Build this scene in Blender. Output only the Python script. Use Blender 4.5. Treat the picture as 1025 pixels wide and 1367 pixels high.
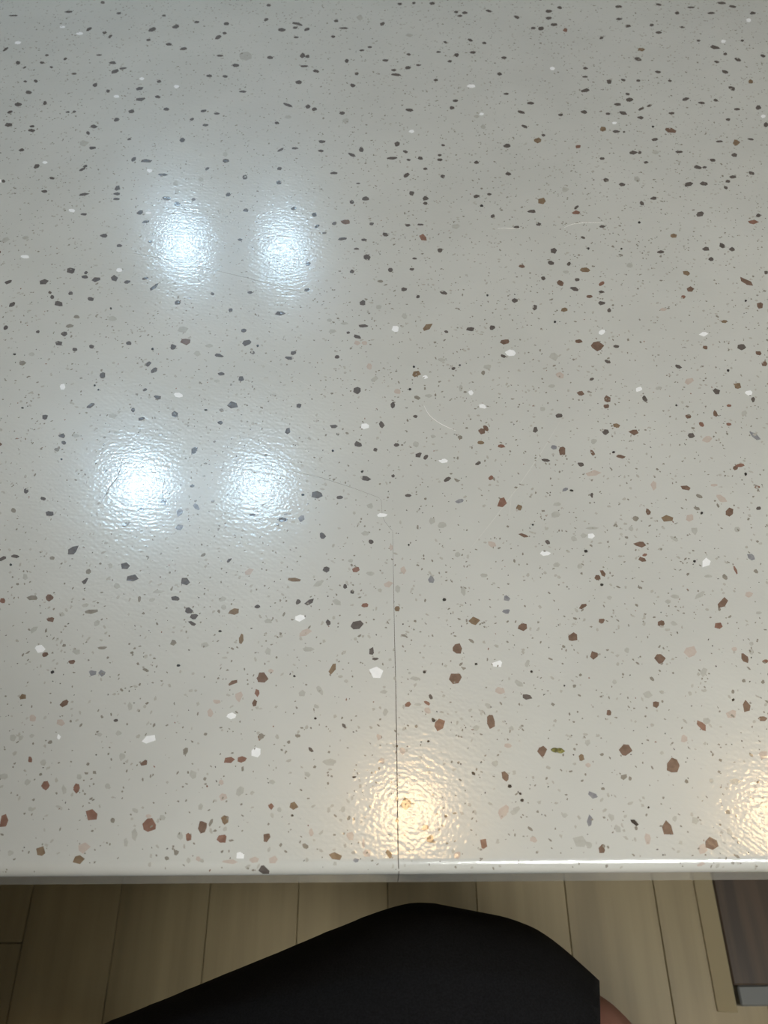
import bpy, bmesh, math, random
import numpy as np
from mathutils import Vector, Matrix

for o in list(bpy.data.objects):
    bpy.data.objects.remove(o)
scene = bpy.context.scene
COL = scene.collection
rnd = random.Random(7)

# ------------------------------------------------------------------ camera
W, H, F = 1025.0, 1367.0, 1027.0
TOP = 0.75                       # table top height
PITCH, ROLL = math.radians(60.3), math.radians(0.38)
CAM = Vector((0.0, -0.035, 1.19))
fwd = Vector((0, math.cos(PITCH), -math.sin(PITCH)))
up0 = Vector((0, math.sin(PITCH), math.cos(PITCH)))
X0 = Vector((1, 0, 0))
upv = (up0 * math.cos(ROLL) + X0 * math.sin(ROLL)).normalized()
rgt = (X0 * math.cos(ROLL) - up0 * math.sin(ROLL)).normalized()
cd = bpy.data.cameras.new('camera')
cam = bpy.data.objects.new('camera', cd)
COL.objects.link(cam)
cam.matrix_world = Matrix(((rgt.x, upv.x, -fwd.x, CAM.x), (rgt.y, upv.y, -fwd.y, CAM.y),
                           (rgt.z, upv.z, -fwd.z, CAM.z), (0, 0, 0, 1)))
cd.sensor_fit = 'HORIZONTAL'
cd.sensor_width = 36.0
cd.lens = 36.0 * F / W
cd.clip_start = 0.01
cd.dof.use_dof = True
cd.dof.focus_distance = 0.53
cd.dof.aperture_fstop = 16.0
scene.camera = cam


def ray(px, py):
    return fwd + rgt * ((px - W / 2) / F) + upv * ((H / 2 - py) / F)


def at_z(px, py, z):
    d = ray(px, py)
    return CAM + d * ((z - CAM.z) / d.z)


# ------------------------------------------------------------------ world, exposure
CEIL = 2.5
world = bpy.data.worlds.new('sky')
scene.world = world
world.use_nodes = True
bg = world.node_tree.nodes['Background']
bg.inputs[0].default_value = (0.80, 0.90, 1.0, 1)
bg.inputs[1].default_value = 0.2
COOL, WARM = (0.52, 0.77, 1.0), (1.0, 0.66, 0.33)
COOL_POWER, WARM_POWER, PANEL_POWER = 48.0, 32.0, 25.0
vs = scene.view_settings
vs.view_transform = 'Standard'
vs.look = 'None'
vs.exposure = 0.26
vs.gamma = 1.0
vs.use_curve_mapping = False

# ------------------------------------------------------------------ materials


def lin(r, g, b):
    f = lambda c: (c / 255 / 12.92) if c <= 10 else ((c / 255 + 0.055) / 1.055) ** 2.4
    return (f(r), f(g), f(b), 1.0)


def mat(name, color=(.5, .5, .5, 1), rough=.5, metal=0.0, spec=.5, emit=None, strength=0):
    m = bpy.data.materials.new(name)
    m.use_nodes = True
    p = m.node_tree.nodes['Principled BSDF']
    p.inputs['Base Color'].default_value = color
    p.inputs['Roughness'].default_value = rough
    p.inputs['Metallic'].default_value = metal
    p.inputs['Specular IOR Level'].default_value = spec
    if emit:
        p.inputs['Emission Color'].default_value = (*emit, 1)
        p.inputs['Emission Strength'].default_value = strength
    return m


def N(m, t, **kw):
    n = m.node_tree.nodes.new(t)
    for k, v in kw.items():
        setattr(n, k, v)
    return n


def L(m, a, b):
    m.node_tree.links.new(a, b)


def noise_color(m, c1, c2, scale, detail=4, vec=None, stretch=None, lo=.35, hi=.65):
    p = m.node_tree.nodes['Principled BSDF']
    g = N(m, 'ShaderNodeTexCoord')
    src = g.outputs['Object']
    if stretch:
        mp = N(m, 'ShaderNodeMapping')
        mp.inputs['Scale'].default_value = stretch
        L(m, src, mp.inputs[0])
        src = mp.outputs[0]
    n = N(m, 'ShaderNodeTexNoise')
    n.inputs['Scale'].default_value = scale
    n.inputs['Detail'].default_value = detail
    L(m, src, n.inputs['Vector'])
    r = N(m, 'ShaderNodeValToRGB')
    r.color_ramp.elements[0].color = c1
    r.color_ramp.elements[1].color = c2
    r.color_ramp.elements[0].position = lo
    r.color_ramp.elements[1].position = hi
    L(m, n.outputs['Fac'], r.inputs[0])
    L(m, r.outputs[0], p.inputs['Base Color'])
    return n, r


def polished_group():
    """fine wear of the polished top: scratches in several directions and grain -> normal"""
    g = bpy.data.node_groups.new('worn_polish', 'ShaderNodeTree')
    g.interface.new_socket('Normal', in_out='OUTPUT', socket_type='NodeSocketVector')
    nd, lk = g.nodes, g.links
    out = nd.new('NodeGroupOutput')
    geo = nd.new('ShaderNodeNewGeometry')
    prev = None
    specs = [(-12, (480, 40, 300), .55), (-38, (560, 36, 300), .55), (58, (560, 50, 300), .25), (3, (480, 140, 300), .6)]
    for ang, sc, wgt in specs:
        mp = nd.new('ShaderNodeMapping')
        # long axis of the streaks lies along the rotated x axis
        mp.inputs['Rotation'].default_value = (0, 0, math.radians(-ang))
        mp.inputs['Scale'].default_value = (sc[1], sc[0], sc[2])
        mp.vector_type = 'POINT'
        rot = nd.new('ShaderNodeMapping')
        rot.inputs['Rotation'].default_value = (0, 0, math.radians(-ang))
        mp.inputs['Rotation'].default_value = (0, 0, 0)
        lk.new(geo.outputs['Position'], rot.inputs[0])
        lk.new(rot.outputs[0], mp.inputs[0])
        n = nd.new('ShaderNodeTexNoise')
        n.inputs['Scale'].default_value = 1.0
        n.inputs['Detail'].default_value = 0.6
        lk.new(mp.outputs[0], n.inputs['Vector'])
        mu = nd.new('ShaderNodeMath')
        mu.operation = 'MULTIPLY'
        mu.inputs[1].default_value = wgt
        lk.new(n.outputs['Fac'], mu.inputs[0])
        if prev:
            ad = nd.new('ShaderNodeMath')
            ad.operation = 'ADD'
            lk.new(prev, ad.inputs[0])
            lk.new(mu.outputs[0], ad.inputs[1])
            prev = ad.outputs[0]
        else:
            prev = mu.outputs[0]
    n = nd.new('ShaderNodeTexNoise')
    n.inputs['Scale'].default_value = 520
    n.inputs['Detail'].default_value = 0.5
    lk.new(geo.outputs['Position'], n.inputs['Vector'])
    ad = nd.new('ShaderNodeMath')
    ad.operation = 'MULTIPLY_ADD'
    ad.inputs[1].default_value = 0.7
    lk.new(n.outputs['Fac'], ad.inputs[0])
    lk.new(prev, ad.inputs[2])
    bump = nd.new('ShaderNodeBump')
    bump.inputs['Strength'].default_value = 0.55
    bump.inputs['Distance'].default_value = 0.00013
    lk.new(ad.outputs[0], bump.inputs['Height'])
    lk.new(bump.outputs[0], out.inputs[0])
    return g


POLISH = polished_group()


def stone(name, color, var=None, scale=90):
    m = mat(name, color, rough=.27, spec=.75)
    p = m.node_tree.nodes['Principled BSDF']
    p.inputs['Coat Weight'].default_value = 0.75
    p.inputs['Coat Roughness'].default_value = 0.105
    p.inputs['Coat IOR'].default_value = 1.5
    g = N(m, 'ShaderNodeGroup')
    g.node_tree = POLISH
    L(m, g.outputs[0], p.inputs['Normal'])
    L(m, g.outputs[0], p.inputs['Coat Normal'])
    if var:
        geo = N(m, 'ShaderNodeNewGeometry')
        n = N(m, 'ShaderNodeTexNoise')
        n.inputs['Scale'].default_value = scale
        n.inputs['Detail'].default_value = 5
        L(m, geo.outputs['Position'], n.inputs['Vector'])
        r = N(m, 'ShaderNodeValToRGB')
        r.color_ramp.elements[0].color = color
        r.color_ramp.elements[1].color = var
        r.color_ramp.elements[0].position = .35
        r.color_ramp.elements[1].position = .68
        L(m, n.outputs['Fac'], r.inputs[0])
        L(m, r.outputs[0], p.inputs['Base Color'])
    return m


M = {}
BASE = lin(200, 200, 195)
M['top'] = stone('cream_solid_surface', BASE, lin(194, 194, 189), 14)
PAL = {
    'd': (lin(102, 95, 91), lin(90, 83, 80)),
    'b': (lin(124, 101, 88), lin(107, 86, 74)),
    'r': (lin(142, 108, 94), lin(124, 92, 79)),
    'o': (lin(136, 116, 95), lin(119, 100, 80)),
    'g': (lin(183, 181, 174), lin(174, 172, 165)),
    'p': (lin(192, 179, 169), lin(186, 171, 162)),
    'w': (lin(247, 247, 248), lin(240, 241, 242)),
    'k': (lin(38, 36, 38), lin(52, 48, 48)),
    's': (lin(128, 128, 134), lin(150, 150, 152)),
    'f': (lin(146, 140, 130), lin(132, 126, 116)),
    'h': (lin(184, 181, 173), lin(172, 168, 160)),
}
PAL_NAMES = {'d': 'taupe', 'b': 'brown', 'r': 'red_brown', 'o': 'olive_brown', 'g': 'pale_grey', 'p': 'pale_pink',
             'w': 'white', 'k': 'black', 's': 'slate', 'f': 'fleck', 'h': 'pale_fleck'}
for k, (c1, c2) in PAL.items():
    M['chip_' + k] = stone('chip_' + PAL_NAMES[k], c1, c2, 260)
M['scratch'] = stone('scratch_polish', lin(214, 213, 207))
M['crack'] = mat('crack_dirt', lin(92, 80, 68), .9)
M['wall'] = mat('wall_paint', lin(214, 210, 202), .8)
M['ceiling'] = mat('ceiling_paint', lin(232, 231, 228), .85)
M['frame'] = mat('white_trim', lin(225, 225, 222), .5)
M['metal'] = mat('grey_metal', lin(98, 98, 95), .5, .2)
M['black_metal'] = mat('black_metal', lin(22, 22, 22), .5)
M['joint'] = mat('floor_joint', lin(92, 80, 58), .9)

# floor wood
m = mat('oak_plank', lin(130, 114, 84), .45)
n, r = noise_color(m, lin(128, 113, 84), lin(150, 134, 101), 3.0, 6, stretch=(14, .9, 4), lo=.3, hi=.7)
oi = N(m, 'ShaderNodeObjectInfo')
hv = N(m, 'ShaderNodeHueSaturation')
mr = N(m, 'ShaderNodeMapRange')
mr.inputs[3].default_value = .82
mr.inputs[4].default_value = 1.12
L(m, oi.outputs['Random'], mr.inputs[0])
L(m, mr.outputs[0], hv.inputs['Value'])
L(m, r.outputs[0], hv.inputs['Color'])
p = m.node_tree.nodes['Principled BSDF']
L(m, hv.outputs[0], p.inputs['Base Color'])
mp = N(m, 'ShaderNodeMath', operation='MULTIPLY')
mp.inputs[1].default_value = 37.0
L(m, oi.outputs['Random'], mp.inputs[0])
n.noise_dimensions = '4D'
L(m, mp.outputs[0], n.inputs['W'])
M['oak'] = m
m = mat('dark_walnut', lin(62, 48, 36), .45)
noise_color(m, lin(54, 42, 31), lin(74, 58, 43), 5.0, 6, stretch=(14, 1.2, 4))
M['walnut'] = m
M['oak_side'] = mat('light_oak_edge', lin(190, 174, 140), .5)
m = mat('black_cotton', lin(17, 17, 18), .95, spec=.15)
n, _ = noise_color(m, lin(13, 13, 14), lin(22, 22, 24), 900, 2)
bp = N(m, 'ShaderNodeBump')
bp.inputs['Strength'].default_value = .3
bp.inputs['Distance'].default_value = .001
L(m, n.outputs['Fac'], bp.inputs['Height'])
L(m, bp.outputs[0], m.node_tree.nodes['Principled BSDF'].inputs['Normal'])
M['trousers'] = m
m = mat('charcoal_knit', lin(46, 46, 50), .95, spec=.15)
noise_color(m, lin(40, 40, 44), lin(54, 54, 58), 500, 2)
M['shirt'] = m
m = mat('skin', lin(132, 94, 82), .5)
m.node_tree.nodes['Principled BSDF'].inputs['Subsurface Weight'].default_value = .1
m.node_tree.nodes['Principled BSDF'].inputs['Subsurface Radius'].default_value = (.01, .004, .002)
noise_color(m, lin(124, 86, 76), lin(138, 100, 88), 40, 3)
M['skin'] = m
M['hair'] = mat('dark_hair', lin(30, 24, 20), .55)
M['eye'] = mat('eye', lin(40, 30, 24), .15)
M['lip'] = mat('lip', lin(160, 92, 84), .4)
m = mat('dry_leaf', lin(96, 92, 44), .6)
noise_color(m, lin(60, 58, 24), lin(140, 134, 70), 900, 3)
M['leaf'] = m
M['lint'] = mat('white_lint', lin(244, 242, 238), .6)
M['hairline'] = mat('dark_lint', lin(84, 84, 88), .6)
# ------------------------------------------------------------------ helpers


def link(name, me, parent=None, loc=(0, 0, 0)):
    o = bpy.data.objects.new(name, me)
    COL.objects.link(o)
    o.location = loc
    if parent:
        o.parent = parent
    return o


def obj(name, bm, material, parent=None, loc=(0, 0, 0), smooth=False):
    me = bpy.data.meshes.new(name)
    bmesh.ops.recalc_face_normals(bm, faces=bm.faces)
    bm.to_mesh(me)
    bm.free()
    for mm in (material if isinstance(material, (list, tuple)) else [material]):
        me.materials.append(mm)
    if smooth:
        for f in me.polygons:
            f.use_smooth = True
    return link(name, me, parent, loc)


def empty(name, loc=(0, 0, 0), parent=None):
    o = link(name, None, parent, loc)
    o.empty_display_size = .05
    return o


def tag(o, label, cat, group=None):
    o['label'] = label
    o['category'] = cat
    if group:
        o['group'] = group
    return o


def struct(o):
    o['kind'] = 'structure'
    return o


def box(bm, a, b, bevel=0, seg=2):
    t = bmesh.new()
    bmesh.ops.create_cube(t, size=1)
    for v in t.verts:
        v.co = Vector([(a[i] + b[i]) / 2 + v.co[i] * (b[i] - a[i]) for i in range(3)])
    if bevel:
        bmesh.ops.bevel(t, geom=t.edges[:], offset=bevel, segments=seg, profile=.5, affect='EDGES')
    me = bpy.data.meshes.new('t')
    t.to_mesh(me)
    bm.from_mesh(me)
    bpy.data.meshes.remove(me)
    t.free()
    return bm


def B(a, b, bevel=0, seg=2):
    return box(bmesh.new(), a, b, bevel, seg)


def lathe(bm, prof, seg=32, c=(0, 0, 0)):
    rings = []
    for r, z in prof:
        rings.append([bm.verts.new((c[0] + r * math.cos(2 * math.pi * i / seg), c[1] + r * math.sin(2 * math.pi * i / seg), c[2] + z)) for i in range(seg)])
    for a, b in zip(rings, rings[1:]):
        for i in range(seg):
            bm.faces.new((a[i], a[(i + 1) % seg], b[(i + 1) % seg], b[i]))
    return rings


def tube(bm, pts, radii, seg=8):
    pts = [Vector(q) for q in pts]
    rings = []
    for i, q in enumerate(pts):
        t = (pts[min(i + 1, len(pts) - 1)] - pts[max(i - 1, 0)]).normalized()
        a = t.orthogonal().normalized() if abs(t.z) > .9 else t.cross(Vector((0, 0, 1))).normalized()
        b = t.cross(a)
        r = radii[i] if isinstance(radii, (list, tuple)) else radii
        rings.append([bm.verts.new(q + (a * math.cos(2 * math.pi * k / seg) + b * math.sin(2 * math.pi * k / seg)) * r) for k in range(seg)])
    for a, b in zip(rings, rings[1:]):
        for k in range(seg):
            bm.faces.new((a[k], a[(k + 1) % seg], b[(k + 1) % seg], b[k]))
    bm.faces.new(rings[0])
    bm.faces.new(rings[-1])
    return bm


# ------------------------------------------------------------------ room shell
RX0, RX1, RY0, RY1 = -2.6, 2.6, -2.4, 3.6
T = .12
floor = struct(obj('floor', B((RX0, RY0, -.10), (RX1, RY1, -.012)), M['joint']))
PW, PL = .1235, 1.22
PX = -.4927
cols = range(int(math.floor((RX0 - PX) / PW)), int(math.ceil((RX1 - PX) / PW)))
plank_cache = {}
for ci in cols:
    x0 = PX + ci * PW
    a, b = max(x0, RX0), min(x0 + PW, RX1)
    if b - a < .01:
        continue
    off = (ci * .437) % 1.0 * PL
    if ci == 0:
        off = .55
    if ci == -1:
        off = (-.023 - RY0) % PL
    ys = [RY0]
    y = RY0 + off
    while y < RY1:
        if y - ys[-1] > .05:
            ys.append(y)
        y += PL
    ys.append(RY1)
    for y0, y1 in zip(ys, ys[1:]):
        key = (round(b - a, 4), round(y1 - y0, 4))
        if key not in plank_cache:
            hw, hl = (b - a) / 2 - .0004, (y1 - y0) / 2 - .0004
            o = obj('plank', B((-hw, -hl, -.014), (hw, hl, 0), .0009, 1), M['oak'], floor)
            plank_cache[key] = o.data
        else:
            o = link('plank', plank_cache[key], floor)
        o.location = ((a + b) / 2, (y0 + y1) / 2, 0)

struct(obj('ceiling', B((RX0, RY0, CEIL), (RX1, RY1, CEIL + T)), M['ceiling']))
struct(obj('wall_left', B((RX0 - T, RY0 - T, -.1), (RX0, RY1 + T, CEIL + T)), M['wall']))
struct(obj('wall_right', B((RX1, RY0 - T, -.1), (RX1 + T, RY1 + T, CEIL + T)), M['wall']))
struct(obj('wall_far', B((RX0, RY1, -.1), (RX1, RY1 + T, CEIL + T)), M['wall']))
struct(obj('wall_near', B((RX0, RY0 - T, -.1), (RX1, RY0, CEIL + T)), M['wall']))
for nm, a, b in (('baseboard_left', (RX0, RY0, 0), (RX0 + .012, RY1, .08)), ('baseboard_right', (RX1 - .012, RY0, 0), (RX1, RY1, .08)),
                 ('baseboard_far', (RX0 + .012, RY1 - .012, 0), (RX1 - .012, RY1, .08)),
                 ('baseboard_near', (RX0 + .012, RY0, 0), (RX1 - .012, RY0 + .012, .08))):
    struct(obj(nm, B(a, b, .003, 1), M['frame']))

# ------------------------------------------------------------------ downlights


def mirror_spot(px, py):
    """ceiling point whose mirror image in the table top is seen at a pixel"""
    q = at_z(px, py, 2 * TOP - CEIL)
    return q.x, q.y


def downlight(which, x, y, color, power, radius, label, group):
    t = tag(empty('downlight_' + which + '_offscreen', (x, y, CEIL)), label, 'ceiling light', group)
    bm = bmesh.new()
    lathe(bm, [(radius + .002, 0.0), (radius + .022, 0), (radius + .022, -.006), (radius + .012, -.010), (radius + .002, -.006), (radius + .002, 0)], 40)
    obj('trim_ring', bm, M['frame'], t, smooth=True)
    em = mat('lamp_diffuser', (.8, .8, .8, 1), .5, emit=color, strength=power)
    bm = bmesh.new()
    rr = lathe(bm, [(radius + .002, -.001), (radius + .002, -.004), (radius * .98, -.005)], 40)
    bm.faces.new(rr[-1])
    bm.faces.new(rr[0])
    obj('diffuser_' + which + '_offscreen', bm, em, t)
    return t


for (which, px, py, k, lb) in (('far_left', 245, 330, 1.0, 'far'), ('far_right', 380, 338, .85, 'far'), ('near_left', 188, 648, 1.05, 'near'), ('near_right', 345, 652, .7, 'near')):
    x, y = mirror_spot(px, py)
    downlight(which, x, y, COOL, COOL_POWER * k, .085, 'round cool white ceiling downlight, one of the pair ' + ('farther from' if lb == 'far' else 'closer to') + ' the warm downlights',
              'cool white downlights, ' + lb + ' pair')
for (which, px, py, k, lb) in (('warm_middle', 545, 1085, 1.0, 'crack in the table edge'), ('warm_right', 1037, 1090, 1.0, 'low brown board deck')):
    x, y = mirror_spot(px, py)
    downlight(which, x, y, WARM, WARM_POWER * k, .078, 'small round warm yellow ceiling downlight above the ' + lb, 'warm downlights in a row')

# seen as the bright line along the rounded table edge
wx, wy = .45, .25
t = tag(empty('ceiling_panel_offscreen', (.72, -1.05, CEIL)), 'rectangular neutral white ceiling light panel behind the seated person', 'ceiling light')
bm = bmesh.new()
for a, b in (((-wx - .03, -wy - .03, -.02), (wx + .03, -wy, 0)), ((-wx - .03, wy, -.02), (wx + .03, wy + .03, 0)),
             ((-wx - .03, -wy, -.02), (-wx, wy, 0)), ((wx, -wy, -.02), (wx + .03, wy, 0))):
    box(bm, a, b)
obj('panel_frame', bm, M['frame'], t)
obj('panel_diffuser_offscreen', B((-wx, -wy, -.012), (wx, wy, -.002)), mat('panel_diffuser', (.8, .8, .8, 1), .5, emit=(.97, 1.0, .98), strength=PANEL_POWER), t)

# ------------------------------------------------------------------ table
TX, TY, TH, RR = 1.0, 1.2, .065, .007
table = tag(empty('table', (0, TY / 2, 0)), 'cream solid-surface table top speckled with brown and white chips, hairline crack at its edge', 'table')


def T_(bm, name, material, smooth=False, parent=table):
    bm_off = Vector((0, TY / 2, 0))
    for v in bm.verts:
        v.co -= bm_off
    return obj(name, bm, material, parent, smooth=smooth)


# slab with rounded upper edge and small lower round, hairline crack cut into it
slab = bmesh.new()


def rect_ring(bm, inset, z):
    return [bm.verts.new(q) for q in ((-TX + inset, inset, z), (TX - inset, inset, z), (TX - inset, TY - inset, z), (-TX + inset, TY - inset, z))]


rings = []
for i in range(29):
    a = math.pi / 2 * i / 28
    rings.append(rect_ring(slab, RR * (1 - math.sin(a)), TOP - RR * (1 - math.cos(a))))
r2 = .005
for i in range(7):
    a = math.pi / 2 * i / 6
    rings.append(rect_ring(slab, r2 * (1 - math.cos(a)), TOP - TH + r2 * (1 - math.sin(a))))
slab.faces.new(rings[0])
slab.faces.new(rings[-1])
for a, b in zip(rings, rings[1:]):
    for k in range(4):
        slab.faces.new((a[k], b[k], b[(k + 1) % 4], a[(k + 1) % 4]))
top_o = T_(slab, 'tabletop', [M['top'], M['crack']])


def wedge(pts, half, depth, front=False):
    """closed V-shaped cutter that follows a polyline on the table top"""
    bm = bmesh.new()
    rs = []
    n = len(pts)
    for i, q in enumerate(pts):
        t = (pts[min(i + 1, n - 1)] - pts[max(i - 1, 0)])
        t.z = 0
        t.normalize()
        s = Vector((-t.y, t.x, 0))
        h = half[i]
        rs.append([bm.verts.new(q + s * h + Vector((0, 0, .002))), bm.verts.new(q - s * h + Vector((0, 0, .002))),
                   bm.verts.new(q - s * h * .8 - Vector((0, 0, depth))), bm.verts.new(q + s * h * .8 - Vector((0, 0, depth)))])
    for a, b in zip(rs, rs[1:]):
        for k in range(4):
            bm.faces.new((a[k], a[(k + 1) % 4], b[(k + 1) % 4], b[k]))
    bm.faces.new(rs[0])
    bm.faces.new(rs[-1])
    bmesh.ops.recalc_face_normals(bm, faces=bm.faces)
    return bm


def on_top(px, py):
    return at_z(px, py, TOP)


def table_z(y):
    if y >= RR:
        return TOP
    d = min(RR, RR - y)
    return TOP - (RR - math.sqrt(max(0, RR * RR - d * d)))


crack_px = [(524, 708), (525.5, 790), (526.5, 850), (528, 905), (529.5, 1000), (530.5, 1080), (531, 1120), (531.5, 1146)]
pts = [on_top(*q) for q in crack_px]
cut_main = wedge(pts + [Vector((pts[-1].x + .0004, -.004, TOP))], [.00008, .00012, .00016, .0002, .00024, .00026, .00026, .00026, .00026], .002)
# the crack also runs down the front edge
xe = pts[-1].x + .0003
cut_front = box(bmesh.new(), (xe - .0002, -.004, TOP - TH - .002), (xe + .0002, .0012, TOP - .0005))
branch_px = [(376, 626), (400, 631), (430, 638), (470, 651), (505, 664), (509, 668), (510, 688), (514, 697), (523, 708)]
cut_branch = wedge([on_top(*q) for q in branch_px], [.00004, .0001, .0001, .00009, .00008, .00007, .00006, .00007, .00008], .0008)
cut_up = wedge([on_top(*q) for q in [(178, 338), (215, 345), (255, 353), (300, 364), (330, 371), (400, 390)]],
               [.00004, .00010, .00012, .0001, .00006, .00003], .0006)
for bmc in (cut_main, cut_front, cut_branch, cut_up):
    for v in bmc.verts:
        v.co -= Vector((0, TY / 2, 0))
    me = bpy.data.meshes.new('cut')
    bmesh.ops.recalc_face_normals(bmc, faces=bmc.faces)
    bmc.to_mesh(me)
    bmc.free()
    me.materials.append(M['crack'])
    cutter = link('cut', me, table)
    md = top_o.modifiers.new('cut', 'BOOLEAN')
    md.operation = 'DIFFERENCE'
    md.object = cutter
    md.solver = 'EXACT'
    md.material_mode = 'TRANSFER'
    bpy.context.view_layer.update()
    dg = bpy.context.evaluated_depsgraph_get()
    nm = bpy.data.meshes.new_from_object(top_o.evaluated_get(dg))
    top_o.modifiers.clear()
    top_o.data = nm
    bpy.data.objects.remove(cutter)
nm = top_o.data
nm.name = 'tabletop'
for f in nm.polygons:
    f.use_smooth = False
# table frame and legs (hidden below the top)
bm = bmesh.new()
for a, b in (((-TX + .1, .30, TOP - TH - .06), (TX - .1, .33, TOP - TH)), ((-TX + .1, TY - .13, TOP - TH - .06), (TX - .1, TY - .10, TOP - TH)),
             ((-TX + .1, .33, TOP - TH - .06), (-TX + .13, TY - .13, TOP - TH)), ((TX - .13, .33, TOP - TH - .06), (TX - .1, TY - .13, TOP - TH))):
    box(bm, a, b)
T_(bm, 'apron_frame', M['black_metal'])
for sx in (-1, 1):
    for yy in (.32, TY - .13):
        cx = sx * (TX - .13)
        T_(B((cx - .025, yy - .025, 0), (cx + .025, yy + .025, TOP - TH), .003, 1), 'leg', M['black_metal'])

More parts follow.
